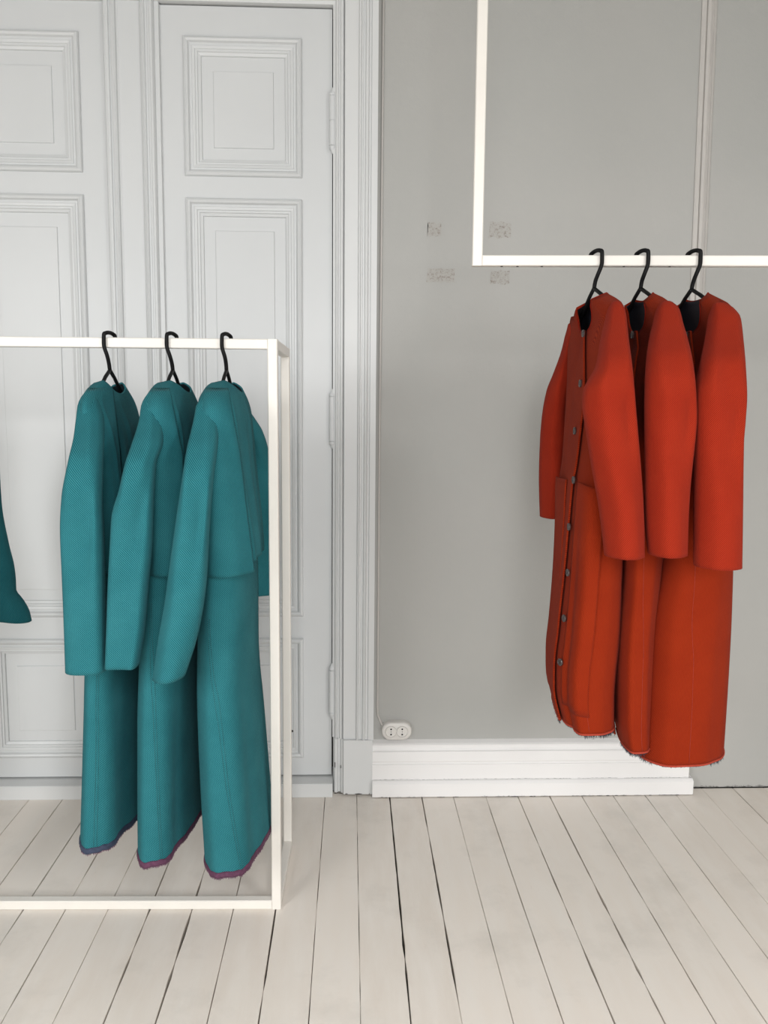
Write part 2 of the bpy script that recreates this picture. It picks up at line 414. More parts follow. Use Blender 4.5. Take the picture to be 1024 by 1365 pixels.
# right leaf
rx0 = Xp(213, YD, 300); rx1 = Xp(442.6, YD)
pr0 = (Xp(243, YD, 50)+Xp(247.5, YD, 234)+Xp(248.5, YD, 265))/3; pr1 = (Xp(403.6, YD, 55)+Xp(404, YD, 237)+Xp(402.5, YD, 820))/3
def Z(px, py, Y=None): return at(px, py, YD if Y is None else Y)[2]
zbot = tz+0.006
tr = [(Z(325, 50.5), Z(325, 236.2)), (Z(325, 265.3), Z(402, 821)), (Z(402, 850.5), Z(402, 1009))]
dr = leaf('door_2', 'right leaf of the white panelled double door, with hinges', rx0, rx1, pr0, pr1, tr, DOOR_T-.001, zbot)
lx1 = Xp(142, YD, 200); pl1 = (Xp(103, YD, 42)+Xp(111, YD, 229)+Xp(113, YD, 259))/3; pl0 = pl1-(pr1-pr0)
tl = [(Z(52, 41.3), Z(52, 229)), (Z(52, 259), Z(60, 822)), (Z(60, 851.5), Z(60, 1009))]
dl = leaf('door_1', 'left leaf of the white panelled double door', DOOR_L+.003, lx1, pl0, pl1, tl, Z(100, -1), zbot)
for (cxp, cyp, w_, h_) in ((140.3, 2.5, .005, .007), (140.6, 12, .004, .018)):
    p = at(cxp, cyp, YD-.001); MB().box(p[0]-w_/2, p[0]+w_/2, YD-.0018, YD+.004, p[2]-h_/2, p[2]+h_/2).build('paint_chip', M['dark'], dl)
for (cxp, cyp) in ((402.0, 1007.5), (389.6, 974.5)):
    p = at(cxp, cyp, YD-.001); MB().lathe((p[0], YD+.001, p[2]), [(.0045, 0), (.0042, .0030)], 9, 'y').build('paint_chip', M['dark'], dr)
# meeting post with ribbed mouldings on both sides
def post():
    Y0 = YD-.012; q = []
    def X(p): return Xp(p, YD, 80)
    for p, h in ((140.5, 0), (140.5, .006), (142, .012), (145, .014), (147.5, .013), (148.5, .008), (150, .008), (151, .014), (154, .0165), (156.5, .012), (157.5, .004), (160, .001),
                 (188, .001), (189, .004), (190, .012), (192.5, .0165), (195, .012), (196, .007), (198.5, .007), (199.5, .012), (201.5, .012), (202.5, .016), (205.5, .017), (207, .011), (208, .003), (213.5, .001), (214, -.008)):
        q.append((X(p), Y0-h))
    q = [(X(140.5), YD+.03)]+q+[(X(214), YD+.03)]
    return MB().extrude_z(q, zbot, Z(200, -4))
struct(post().build('trim_6', M['door']), 'ribbed white meeting post between the two door leaves')
# hinges on the right leaf
for (py0, py1) in ((119, 203), (521, 596), (886, 957)):
    yh = YD-0.017; pc = 443.2
    zt_, zb_ = at(pc, py0, yh)[2], at(pc, py1, yh)[2]; xc = Xp(pc-0.2, yh); r = .0105
    hd = zt_-zb_; zm = (zt_+zb_)/2
    h = MB().lathe((xc, yh, zm), [(r*.4, -hd*.40), (r, -hd*.39), (r, -.0008)]).lathe((xc, yh, zm), [(r, .0008), (r, hd*.39), (r*.4, hd*.40)]).lathe((xc, yh, zm), [(r*.85, -.002), (r*.85, .002)]).build('hinge', M['door'], dr, False)
    fi = MB()
    for s_ in (1, -1):
        pf = [(r*.9, .0), (r*1.02, .004), (r*.95, .009), (r*.55, .014), (r*.35, .020), (r*.12, .026)]
        pf = [(a, s_*(hd*.395+b_)) for a, b_ in pf]
        fi.lathe((xc, yh, zm), pf if s_ > 0 else pf[::-1])
    fi.build('finial', M['door'], h, True)
    MB().box(xc-.002, xc+.012, YD-.006, YD+.004, zm-hd*.36, zm+hd*.36).build('hinge_leaf', M['trim'], h)
# ------------------------------------------------------------------ socket and cable
so_x0, so_x1 = Xp(508.8, -.0, 970), Xp(548, 0, 970); so_z0, so_z1 = Z(528, 985, 0), Z(528, 962, 0)
cx, cz = (so_x0+so_x1)/2, at(528, 973.8, -.02)[2]; hw = 20.3/377*1; hh = 0.0325
def stadium(hw, hh, n=14):
    p = []
    for k in range(n+1): a = -PI/2+PI*k/n; p.append((hw-hh+hh*math.cos(a), hh*math.sin(a)))
    for k in range(n+1): a = PI/2+PI*k/n; p.append((-(hw-hh)+hh*math.cos(a), hh*math.sin(a)))
    return p
so = empty('power_outlet', (cx, 0, cz), 'cream double power outlet with rounded ends on top of the baseboard', 'outlet')
v = []; f = []; rings = [(1, 0), (1, .018), (.97, .026), (.90, .030), (.80, .0315)]
st = stadium(hw, hh); n = len(st)
for s_, h in rings:
    for (x, z) in st: v.append((cx+x-(1-s_)*hh*np.sign(x)*min(1, abs(x)/hw), -h, cz+z*s_))
for i in range(len(rings)-1):
    for k in range(n): f.append((i*n+k, i*n+(k+1) % n, (i+1)*n+(k+1) % n, (i+1)*n+k))
f.append(tuple((len(rings)-1)*n+k for k in range(n)))
link('outlet_cover', v, f, M['socket'], so, True)
for s_ in (-1, 1):
    c = (cx+s_*.0195-.0005, -.0285, cz)
    q = MB().lathe(c, [(.0205, 0), (.0205, .0065), (.0190, .0078), (.0180, .0060), (.0176, .0040)][:4]+[(.0174, .0048)], 28, 'y').build('socket_face', M['socket'], so, False)
    hb = MB()
    for dz in (-.0095, .0095): hb.lathe((c[0], c[1]-.0043, c[2]+dz), [(.0030, 0), (.0030, .0012)], 10, 'y')
    hb.lathe((c[0], c[1]-.0043, c[2]), [(.0014, 0), (.0014, .0011)], 8, 'y')
    hb.build('pin_hole', M['black'], q)
cabx = Xp(503.6, 0, 700)+.004
pts = [(cabx+.002, -.004, ZC-.03), (cabx+.001, -.004, 2.0), (cabx-.0005, -.004, 1.2), (cabx, -.004, .55)]
zc_ = at(501, 955, 0)[2]
pts += [(cabx, -.004, zc_+.03), (cabx+.0015, -.004, zc_+.006), (cabx+.007, -.004, zc_-.008), (cabx+.018, -.005, cz+.012), (so_x0+.004, -.006, cz+.008)]
tag(MB().tube(pts, .0038, 8).build('cable', M['cable'], None, True), 'thin painted cable running down beside the door casing to the outlet', 'cable')
# ------------------------------------------------------------------ tape residue on the wall
def tape_mat():
    m, nt, b = newmat('tape_residue')
    c = coords(nt); n1 = noise(nt, 90, 6, c, .8)
    nt.links.new(mix(nt, ramp(nt, n1, .50, .64), (0.405, 0.395, 0.372), (0.22, 0.19, 0.165)), b.inputs['Base Color']); b.inputs['Roughness'].default_value = .8
    return m
M['tape'] = tape_mat()
for (xa, xb, ya, yb, lab) in ((568, 588, 297, 315, 'small faded adhesive patch on the grey wall, upper left of four'), (650, 681, 296, 317, 'wide adhesive patch on the grey wall just right of the hanging frame upright'),
                              (567, 606, 357, 376, 'wide faded adhesive patch on the grey wall, lower left of four'), (652, 679, 360, 379, 'small adhesive patch on the grey wall below the frame corner')):
    A = at(xa, ya, 0); B = at(xb, yb, 0); r = random.Random(int(xa+ya)); n = 9; v = []; f = []
    top = [(A[0]+(B[0]-A[0])*i/n, A[2]+r.uniform(-.004, .003)) for i in range(n+1)]
    bot = [(A[0]+(B[0]-A[0])*i/n, B[2]+r.uniform(-.003, .003)) for i in range(n+1)]
    bot[0] = (bot[0][0]+.004, bot[0][1]); top[0] = (top[0][0]+.008, top[0][1]-.006)
    for y in (-.0006, .001):
        for p in top+bot: v.append((p[0], y, p[1]))
    m2 = 2*(n+1)
    for i in range(n): f.append((i, n+1+i, n+2+i, i+1))
    loop = list(range(n+1))+[n+1+i for i in range(n, -1, -1)]
    for i in range(len(loop)): a, b_ = loop[i], loop[(i+1) % len(loop)]; f.append((a, b_, b_+m2, a+m2))
    tag(link('tape_residue', v, f, M['tape']), lab, 'tape', 'adhesive patches left on the grey wall')
# ------------------------------------------------------------------ racks
T = 0.025
PR = onfloor(374.6, 1212.3); PLf = onfloor(0, 1213.2)
rd = (PLf-PR); rd[2] = 0; rd /= np.linalg.norm(rd)            # along the left rail, towards the left
nd = np.array([rd[1], -rd[0], 0.0]);
if nd[1] < 0: nd = -nd                                          # away from the camera
def lr(s_, t_, z): q = PR+rd*s_+nd*t_; return np.array([q[0], q[1], z])
d_ = ray(375, 452.0); tt = (PR-CAM)@nd/(d_@nd); TOPZ = (CAM+d_*tt)[2]
bl = onfloor(388, 1126); DEP = abs((bl-PR)@nd)
LEN = 1.9
rk = empty('clothes_rack', lr(LEN/2, DEP/2, 0), 'white square-tube clothes rack standing on the floor at left with the teal coats', 'clothes rack')
h = T/2
MB().bar(lr(h, h, 0), lr(h, h, TOPZ), nd, T, T).build('upright', M['rack'], rk)
MB().bar(lr(h, DEP-h, 0), lr(h, DEP-h, TOPZ), nd, T, T).build('upright', M['rack'], rk)
MB().bar(lr(LEN-h, h, 0), lr(LEN-h, h, TOPZ), nd, T, T).build('upright', M['rack'], rk)
MB().bar(lr(LEN-h, DEP-h, 0), lr(LEN-h, DEP-h, TOPZ), nd, T, T).build('upright', M['rack'], rk)
MB().bar(lr(T, h, TOPZ-h), lr(LEN-T, h, TOPZ-h), nd, T, T).build('hanging_rail', M['rack'], rk)
MB().bar(lr(T, h, h), lr(LEN-T, h, h), nd, T, T).build('bottom_bar', M['rack'], rk)
for s_ in (h, LEN-h):
    MB().bar(lr(s_, T, TOPZ-h), lr(s_, DEP-T, TOPZ-h), rd, T, T).build('side_bar', M['rack'], rk)
    MB().bar(lr(s_, T, h), lr(s_, DEP-T, h), rd, T, T).build('side_bar', M['rack'], rk)
# hanging frame on the right
YR = CAM[1]+2.10
A = at(629.5, 354, YR); zb = A[2]
# second point: same height at px 1024
lo, hi = YR-.4, YR+.2
for _ in range(40):
    m_ = (lo+hi)/2
    if at(1024, 354.6, m_)[2] > zb: hi = m_
    else: lo = m_
Bp = at(1024, 354.6, (lo+hi)/2)
rr = Bp-A; rr[2] = 0; rr /= np.linalg.norm(rr); nr = np.array([-rr[1], rr[0], 0.0])
def rp(s_, t_, z): q = A+rr*s_+nr*t_; return np.array([q[0], q[1], z])
LR = 1.5
hf = empty('hanging_frame', rp(LR/2, h, zb), 'white square-tube frame hanging from the ceiling with the rust-red coats', 'hanging rail')
MB().bar(rp(h, h, zb), rp(h, h, ZC), nr, T, T).build('upright', M['rack'], hf)
MB().bar(rp(LR-h, h, zb), rp(LR-h, h, ZC), nr, T, T).build('upright', M['rack'], hf)
MB().bar(rp(T, h, zb+h), rp(LR-T, h, zb+h), nr, T, T).build('hanging_rail', M['rack'], hf)
for px in (669, 690, 722, 829, 888):
    s_ = (at(px, 354, YR)-A)@rr; q = rp(s_, h*.6, zb)
    MB().lathe((q[0], q[1], q[2]-.0015), [(.003, 0), (.003, .002)], 8).build('bolt', M['dark'], hf)
# ------------------------------------------------------------------ coats
def cr(tab, x):
    """smooth (Catmull-like, monotone) interpolation of columns of tab against its first column"""
    tab = np.asarray(tab, float); xs = tab[:, 0]; x = np.clip(np.asarray(x, float), xs[0], xs[-1])
    i = np.clip(np.searchsorted(xs, x, 'right')-1, 0, len(xs)-2)
    out = []
    for c in range(1, tab.shape[1]):
        y = tab[:, c]; dl_ = np.diff(y)/np.diff(xs)
        m = np.empty(len(y)); m[0] = dl_[0]; m[-1] = dl_[-1]
        for k in range(1, len(y)-1):
            m[k] = 0 if dl_[k-1]*dl_[k] <= 0 else 2*dl_[k-1]*dl_[k]/(dl_[k-1]+dl_[k])
        hh_ = xs[i+1]-xs[i]; t = (x-xs[i])/hh_
        out.append((2*t**3-3*t**2+1)*y[i]+(t**3-2*t**2+t)*hh_*m[i]+(-2*t**3+3*t**2)*y[i+1]+(t**3-t**2)*hh_*m[i+1])
    return out
class Body:
    """garment surface S(theta, z): theta -90deg = end nearest the camera, 0 = right, 180 = left"""
    def __init__(s, O, table, a_tab, sq=2.3, shear=0.0, folds=(), off=0.0, px0=None, nearL=False):
        s.O = np.array(O, float); s.sq = sq; s.folds = folds; s.shear = shear
        s.dirx = np.array([1.0, 0, 0]); s.diry = np.array([0, 1.0, 0])
        t = np.array(table, float)
        zz = np.array([at(px0 or (r[1]+r[2])/2, r[0], s.O[1])[2] for r in t])
        s.z0, s.z1 = zz[-1], zz[0]
        s.zt = zz; G = 70
        g = np.linspace(s.z1, s.z0, G); py = np.interp(-g, -zz, t[:, 0])
        xl_, xr_ = cr(t, py)
        a_ = cr(a_tab, py)[0]
        s.g = g; s.a = a_; s.cx = np.zeros(G); s.b = np.full(G, .05); th = np.linspace(0, 2*PI, 121)[:-1]
        for it in range(14):
            for i in range(G):
                P = s._pt(th, g[i], s.cx[i], s.b[i], a_[i])
                q = proj(P)[:, 0]; k = (s.O[1]-CAM[1])/F
                wn = min(1, max(0, (py[i]-560)/180)) if nearL else 0
                el = xl_[i]-((1-wn)*q.min()+wn*q[np.sin(th) < -.75].min()); er = xr_[i]-q.max()
                s.cx[i] += (el+er)/2*k*.9; s.b[i] = max(.014, s.b[i]+(er-el)/2*k*.9)
    def _pt(s, th, z, cx, b, a):
        zz_ = (s.z1-np.asarray(z, float)); sr = np.clip((zz_-.12)/.45, 0, 1)
        th = np.asarray(th, float); z = np.broadcast_to(np.asarray(z, float), th.shape)
        e = 2.0/s.sq
        c, n = np.cos(th), np.sin(th)
        x = np.sign(c)*np.abs(c)**e; y = np.sign(n)*np.abs(n)**e
        d = np.zeros_like(th)
        dep = np.clip((s.z1-z)/max(.05, (s.z1-s.z0)), 0, 1)
        for (t0, wd, amp, p0, p1, lean) in s.folds:
            dt = (th-(t0+lean*dep)+PI) % (2*PI)-PI
            ww = np.clip((dep-p0)/max(1e-3, p1-p0), 0, 1); ww = ww*ww*(3-2*ww)
            d = d+amp*ww*np.exp(-(dt/wd)**2)
        X = cx+b*x+d*c+s.shear*sr*a*y; Y = a*y+d*n*.6
        return np.stack([s.O[0]+X, s.O[1]+Y, z], -1)
    def S(s, th, z, off=0.0):
        th = np.asarray(th, float); z = np.broadcast_to(np.asarray(z, float), th.shape)
        cx = np.interp(-z, -s.g, s.cx); b = np.interp(-z, -s.g, s.b); a = np.interp(-z, -s.g, s.a)
        if np.ndim(off) or off:
            b = b+off; a = a+off
        return s._pt(th, z, cx, b, a)
    def theta_at(s, px, z, lo, hi):
        th = np.linspace(lo, hi, 200); q = proj(s.S(th, np.full(200, z)))[:, 0]
        return th[np.argmin(np.abs(q-px))]
def grid_mesh(name, P, mat, parent, closed=True, thick=.004, flip=False, mats=None, smooth=True, ref=None):
    """P[row, col, 3]; rows go down; cols go round counter-clockwise"""
    R_, K_ = P.shape[:2]
    if closed: P = np.concatenate([P, P[:, :1]], 1); K_ += 1
    # uv: arc length round each row, measured from a reference column; height down the column
    du = np.linalg.norm(np.diff(P, axis=1), axis=2); u = np.concatenate([np.zeros((R_, 1)), np.cumsum(du, 1)], 1)
    rc = K_//2 if ref is None else ref; u = u-u[:, rc:rc+1]
    vv = P[:, :, 2]
    uv = np.stack([u, vv], -1).reshape(-1, 2)
    f = []
    for i in range(R_-1):
        for k in range(K_-1):
            q = (i*K_+k, (i+1)*K_+k, (i+1)*K_+k+1, i*K_+k+1)
            f.append(q[::-1] if flip else q)
    o = link(name, P.reshape(-1, 3), f, [mat]+([mats] if mats else []), parent, smooth, uv)
    if closed:
        md = o.modifiers.new('weld', 'WELD'); md.merge_threshold = 1e-5
    if thick:
        md = o.modifiers.new('solid', 'SOLIDIFY'); md.thickness = thick; md.offset = -1
        if mats: md.material_offset = 1; md.material_offset_rim = 0
    return o
def collar_z(th, zc, dipR, dipL):
    """collar edge: high over the two shoulders, dipping at right (back) and left (front)"""
    c = np.cos(th); r = np.clip(c, 0, 1)**1.3*dipR; l = np.clip(-c, 0, 1)**0.8*dipL
    return zc-r-l
def rowtheta(B, th, zt, k, a0=.083):
    """columns start inside the neck opening (|y| < a0) and spread to their own angle lower down"""
    a = np.interp(-zt, -B.g, B.a); s0 = np.sign(np.sin(th))*np.minimum(1, np.abs(a0/a*np.abs(np.sin(th))**(2/B.sq)))**(B.sq/2)
    al = np.arcsin(np.clip(s0, -1, 1)); c = np.cos(th)
    tt = np.where(c >= 0, al, PI-al)
    d = (tt-th+PI) % (2*PI)-PI
    w_ = np.clip(1-k/.28, 0, 1); w_ = w_*w_*(3-2*w_)
    return th+d*w_
def pxz(px, py, Y): return at(px, py, Y)[2]
def hair(B, zfun, th0, th1, n, L, seed, mat, parent, name='frayed_threads', off=0.0):
    r = random.Random(seed); v = []; f = []
    for i in range(n):
        th = r.uniform(th0, th1); z = zfun(th)+r.uniform(0, .002)
        p = B.S(np.array([th]), np.array([z]), off)[0]; l = L*r.uniform(.25, 1.0); dx, dy = r.uniform(-.4, .4)*l, r.uniform(-.4, .4)*l
        w_ = .0006; b = len(v)
        v += [(p[0]-w_, p[1], p[2]), (p[0]+w_, p[1], p[2]), (p[0], p[1]-w_, p[2]), (p[0]+dx, p[1]+dy, p[2]-l)]
        f += [(b, b+1, b+3), (b+1, b+2, b+3), (b+2, b, b+3)]
    o = link(name, v, f, mat, parent); o['kind'] = 'stuff'; return o
def sleeve(name, rows, Ys, mat, inmat, parent, seedv=0, tilt=0.0, wob=0.004, closed_top=True, folds=()):
    folds = list(folds)+[(.34, -2.0, .007, .16, .45, 2.2), (.46, -1.1, -.007, .16, .4, -1.6), (.16, -1.3, .006, .12, .35, 1.0), (.72, -1.8, .005, .2, .5, .8)]
    """rows: (py, xl, xr, Ycentre offset, half depth) read at the sleeve's own plane"""
    rows = np.array(rows, float); r = random.Random(seedv)
    n = 66; py = np.linspace(rows[0, 0], rows[-1, 0], n)
    xl_, xr_, yo, hd = cr(rows, py)
    th = np.linspace(0, 2*PI, 49)[:-1]; P = []
    ph = [r.uniform(0, 6) for _ in range(4)]
    for i in range(n):
        Y = Ys+yo[i]; a = at(xl_[i], py[i], Y); b = at(xr_[i], py[i], Y)
        cx_, hx = (a[0]+b[0])/2, (b[0]-a[0])/2
        e = 2/2.7
        c, s_ = np.cos(th), np.sin(th); x = np.sign(c)*np.abs(c)**e; y = np.sign(s_)*np.abs(s_)**e
        t = i/(n-1)
        dd = wob*np.sin(2*th+ph[0]+t*2.5)*min(1, t*3)+wob*.7*np.sin(3*th+ph[1]-t*3)*min(1, t*3)
        for (t0, th0, amp, wt, wth, sl) in folds:
            dt = (th-th0-(t-t0)*sl+PI) % (2*PI)-PI
            dd = dd+amp*math.exp(-((t-t0)/wt)**2)*np.exp(-(dt/wth)**2)
        Z_ = (a[2]+b[2])/2
        row = np.stack([cx_+x*hx*(1+0*dd), Y+y*hd[i]+dd*s_*1.6, np.full(len(th), Z_)+tilt*t**3*c], -1)
        P.append(row)
    P = np.array(P)
    if closed_top:
        c0 = P[0].mean(0); top = c0+(P[0]-c0)*.02; top[:, 2] += .003
        m1 = c0+(P[0]-c0)*.6; m1[:, 2] += .0025
        P = np.concatenate([top[None], m1[None], P])
    o = grid_mesh(name, P, mat, parent, True, .0035, False, inmat)
    return o, P
def strip(name, B, ths, zs_, wd, mat, parent, off=.0006, zmin=0):
    """narrow stitched line lying on the garment along (theta_i, z_i)"""
    P = B.S(np.array(ths), np.maximum(np.array(zs_), B.z0+.002 if B.z0 > zmin else zmin), off)
    return MB().tube(list(P), wd, 5).build(name, mat, parent, True)

def hanger(O, hook_top, junction, side, name_label, grp):
    """black wire hanger; O = point on the rail centre; side +1: open hook end lies behind to the right"""
    jx, jz = junction; x0 = O[0]; zt = O[2]+T/2
    t = empty('coat_hanger', (x0, O[1], jz), name_label, 'hanger', grp)
    yc = O[1]; r = .0050; ry = T/2+r+.0015
    p = []
    # from behind the rail, over it, down in front, then slanting to the junction under the rail
    p.append((x0+side*.014, yc+ry, zt-.012)); p.append((x0+side*.011, yc+ry, zt-.001))
    for k in range(7):
        a = PI*k/6; p.append((x0+side*(.010-.016*k/6), yc+ry*math.cos(a), zt+r+.0015+.006*math.sin(a)))
    p.append((x0-side*.007, yc-ry, zt-.015)); p.append((x0-side*.0055, yc-ry, zt-T-.002))
    p.append((x0-side*.001+(jx-x0)*.3, yc-ry*.8, zt-T-.020)); p.append((jx-(jx-x0)*.25, yc-ry*.3, jz+.018)); p.append((jx, yc, jz))
    q = [np.array(a) for a in p]; s_ = []
    for i in range(len(q)-1):
        for k in range(4):
            u = k/4; p0, p1, p2, p3 = q[max(i-1, 0)], q[i], q[i+1], q[min(i+2, len(q)-1)]
            s_.append(.5*(2*p1+(p2-p0)*u+(2*p0-5*p1+4*p2-p3)*u*u+(3*p1-p0-3*p2+p3)*u**3))
    s_.append(q[-1])
    MB().tube(s_, r, 10).build('hook', M['black'], t, True)
    for sg in (-1, 1):
        ex = .016 if (side < 0 and sg < 0) else 0
        MB().tube([(jx, yc, jz+.002), (jx+ex*.35, yc+sg*.04, jz-.016), (jx+ex*.8, yc+sg*.07, jz-.034), (jx+ex*1.2, yc+sg*.13, jz-.068), (jx+ex*1.2, yc+sg*.165, jz-.090), (jx+ex*1.2, yc+sg*.172, jz-.105)], r*.95, 8).build('arm', M['black'], t, True)
    return t
def railpt_left(px):
    """point on the centre line of the left rail seen at column px"""
    d = ray(px, 455); A0 = lr(0, h, 0); t = ((A0-CAM)@nd)/(d@nd); q = CAM+d*t; return np.array([q[0], q[1], TOPZ-h])
def railpt_right(px):
    d = ray(px, 346); A0 = rp(0, h, 0); t = ((A0-CAM)@nr)/(d@nr); q = CAM+d*t; return np.array([q[0], q[1], zb+h])

R_ = math.radians
# ---------------- teal coats
def teal(px, jpx, label, hlabel, bod, skt, near, far, hempy, trim, flaps, seams_, folds, sfolds=(), tilt=0.0, seed=1, cl=(.027, .085), fartilt=0.0):
    O = railpt_left(px); Y = O[1]
    hanger(O, None, (at(jpx[0], jpx[1], Y)[0], at(jpx[0], jpx[1], Y)[2]), 1, hlabel, 'black hangers on the white rail with the teal coats')
    zh = pxz(px, hempy, Y)
    t = empty('coat', (O[0], O[1], zh), label, 'coat', 'teal coats on the floor rack')
    at_ = [(500, .083), (508, .085), (513, .11), (521, .155), (532, .200), (548, .222), (600, .222), (760, .222)]
    B1 = Body(O, bod, at_, 2.2, .0, folds[0], px0=px)
    sk_ = [(600, .195), (700, .200), (800, .205), (900, .210), (1000, .215), (1150, .222)]
    B2 = Body(O, skt, sk_, 2.5, .0, folds[1], px0=px)
    th = np.linspace(-PI, PI, 145)[:-1]
    zc = pxz(px, bod[0][0], Y); zf = pxz(px, 736, Y)
    ztop = collar_z(th, zc, cl[0], cl[1]); P = []
    for i in range(60):
        u = i/59.0; u = u**1.25
        zz = ztop+(zf-ztop)*u; P.append(B1.S(rowtheta(B1, th, ztop, u), zz))
    up = grid_mesh('bodice', np.array(P), M['teal'], t, True, .004, False, M['teal_in'])
    # skirt
    z1 = pxz(px, skt[0][0], Y); P = []
    for i in range(60): P.append(B2.S(th, np.full(len(th), z1+(zh-z1)*i/59.0)))
    sk = grid_mesh('skirt', np.array(P), M['teal'], t, True, .004, False, M['teal_in'])
    # bound hem
    wv = lambda a: zh+.0015*math.sin(a*9+seed)+.001*math.sin(a*23)
    P = []
    for k, o_ in ((0, .0005), (.3, .0028), (.7, .0030), (1, .0012)):
        P.append(B2.S(th, np.array([wv(a)+.011-.015*k for a in th]), o_))
    grid_mesh('hem_binding', np.array(P), M[trim], t, True, .003, False, None)
    hair(B2, lambda a: wv(a)-.005, -PI, PI, 900, .005, seed, M['fray_p'], t, off=.001)
    # back flap lying over the bodice: its free edge runs down the back
    for (edge, lo_, zb_, of) in flaps:
        zz0 = zc-.02; zb2 = pxz(px, zb_, Y); rows = []
        for i in range(46):
            z = zz0+(zb2-zz0)*i/45.0
            py_ = proj(np.array([O[0], Y, z]))[1]; ex = np.interp(py_, [e_[0] for e_ in edge], [e_[1] for e_ in edge])
            te = B1.theta_at(ex, z, -PI*.48, PI*.30)
            tt_ = np.linspace(-PI*.72, te, 36); w_ = np.linspace(0, 1, 36)
            rows.append(B1.S(tt_, np.full(36, z), of*(.35+.65*w_**2)*(.25+.75*min(1, i/15.0))))
        grid_mesh('back_flap', np.array(rows), M['teal'], t, False, .004, False, M['teal'])
    # seams
    for (tab) in seams_:
        zz = []; tt_ = []
        for (py_, ex) in tab:
            z = pxz(px, py_, Y); zz.append(z); tt_.append(B2.theta_at(ex, z, -PI*.75, PI*.1))
        zs2 = np.linspace(zz[0], zz[-1], 30); ts = np.interp(-zs2, -np.array(zz), tt_)
        strip('seam', B2, ts, zs2, .0007, M['thread_t'], t, .0004, zh+.007)
        strip('seam', B2, ts+.07, zs2, .0007, M['thread_t'], t, .0004, zh+.007)
    o, P = sleeve('sleeve', near, Y, M['teal'], M['teal_in'], t, seed, tilt, folds=sfolds)
    sleeve('sleeve', far, Y, M['teal'], M['teal_in'], t, seed+3, fartilt)
    return t
def nearrows(rows, y0=-.165, y1=-.295, h0=.035, h1=.042):
    """add depth offsets: the sleeve leaves the shoulder and hangs in front of the coat's near edge"""
    out = []; p0 = rows[0][0]; p1 = rows[-1][0]
    for (py, a, b) in rows:
        t = (py-p0)/(p1-p0); k = min(1, t/.30); k = k*k*(3-2*k); s_ = 1 if y1 < 0 else -1
        hd = .012+(h0-.012)*min(1, t/.04) if t < .04 else h0+(h1-h0)*min(1, (t-.04)/.3)
        out.append((py, a, b, y0+(y1-y0)*k, hd))
    return out
def farshift(base_, dx): return [(py, a+dx, b+dx) for (py, a, b) in base_]
FARS = [(548, 318, 333), (560, 320, 341), (574, 322, 349.6), (598, 324, 357.4), (625, 326, 362), (700, 334, 366), (791, 340, 367)]
f_t = [(R_(-48), .06, .007, .03, .25, .35), (R_(-6), .07, .006, .05, .3, .25), (R_(-62), .16, .006, .05, .3, .5), (R_(-20), .14, .007, .1, .5, .2), (R_(25), .15, .006, .1, .5, .1), (R_(150), .3, .010, .1, .5, 0)]
f_s = [(R_(-95), .25, .012, .1, .8, -.1), (R_(-40), .28, -.012, .2, .9, .1), (R_(10), .25, .012, .2, .9, 0), (R_(120), .3, .012, .2, .9, 0), (R_(200), .25, -.008, .2, .9, 0)]
teal(145, (146.5, 494.5), 'leftmost whole teal wool coat on the floor rack, dark navy bound hem', 'leftmost of the three black hangers on the floor rack',
     [(508, 131, 164), (514, 122, 168), (522, 115, 173), (533, 109, 179), (548, 107.5, 184), (575, 109, 189), (620, 111, 192), (700, 113, 196), (742, 114, 198)],
     [(640, 118, 184), (700, 116, 188), (800, 114, 194), (895, 112, 197), (936, 111, 199), (1053, 107.5, 202), (1120, 105.5, 204)],
     nearrows([(524, 113, 124), (530, 109, 130), (540, 106, 134), (560, 103.5, 137), (582, 101, 137), (614, 94, 135.5), (664, 85, 135), (703, 83, 137), (762, 85, 139), (820, 87, 140.5), (893, 89, 142)]),
     nearrows(farshift(FARS, -158), .165, .285), 1078, 'navy',
     [([(520, 150), (640, 160), (745, 168)], .45, 745, .011)],
     [[(780, 131), (900, 128), (1000, 127), (1088, 124)]], (f_t, f_s), seed=1, cl=(.030, .085))
teal(228, (230.5, 494.5), 'teal wool coat in the middle of the three on the floor rack, purple bound hem', 'middle one of the three black hangers on the floor rack',
     [(508, 214, 249), (514, 206, 254), (522, 200, 258), (533, 194, 263), (548, 191, 268), (575, 192, 272), (620, 194, 275), (700, 197, 279), (742, 198, 281)],
     [(640, 200, 262), (700, 196, 266), (800, 189, 268), (895, 184, 267), (936, 183, 267), (1014, 183, 268), (1092, 183.6, 269.5), (1125, 184.5, 270)],
     nearrows([(524, 198, 208), (530, 194, 212), (540, 190, 215), (560, 187, 217), (590, 178, 216), (617, 169, 207), (650, 161.5, 204.5), (688, 151, 203), (723, 149, 202), (781, 146, 197), (839, 144, 192), (887, 142, 184.5)]),
     nearrows(farshift(FARS, -74), .165, .285), 1095, 'purple',
     [([(515, 225), (600, 240), (745, 246)], .45, 746, .014)],
     [[(780, 200), (895, 203), (1000, 209), (1104, 215)]], (f_t, f_s), seed=2)
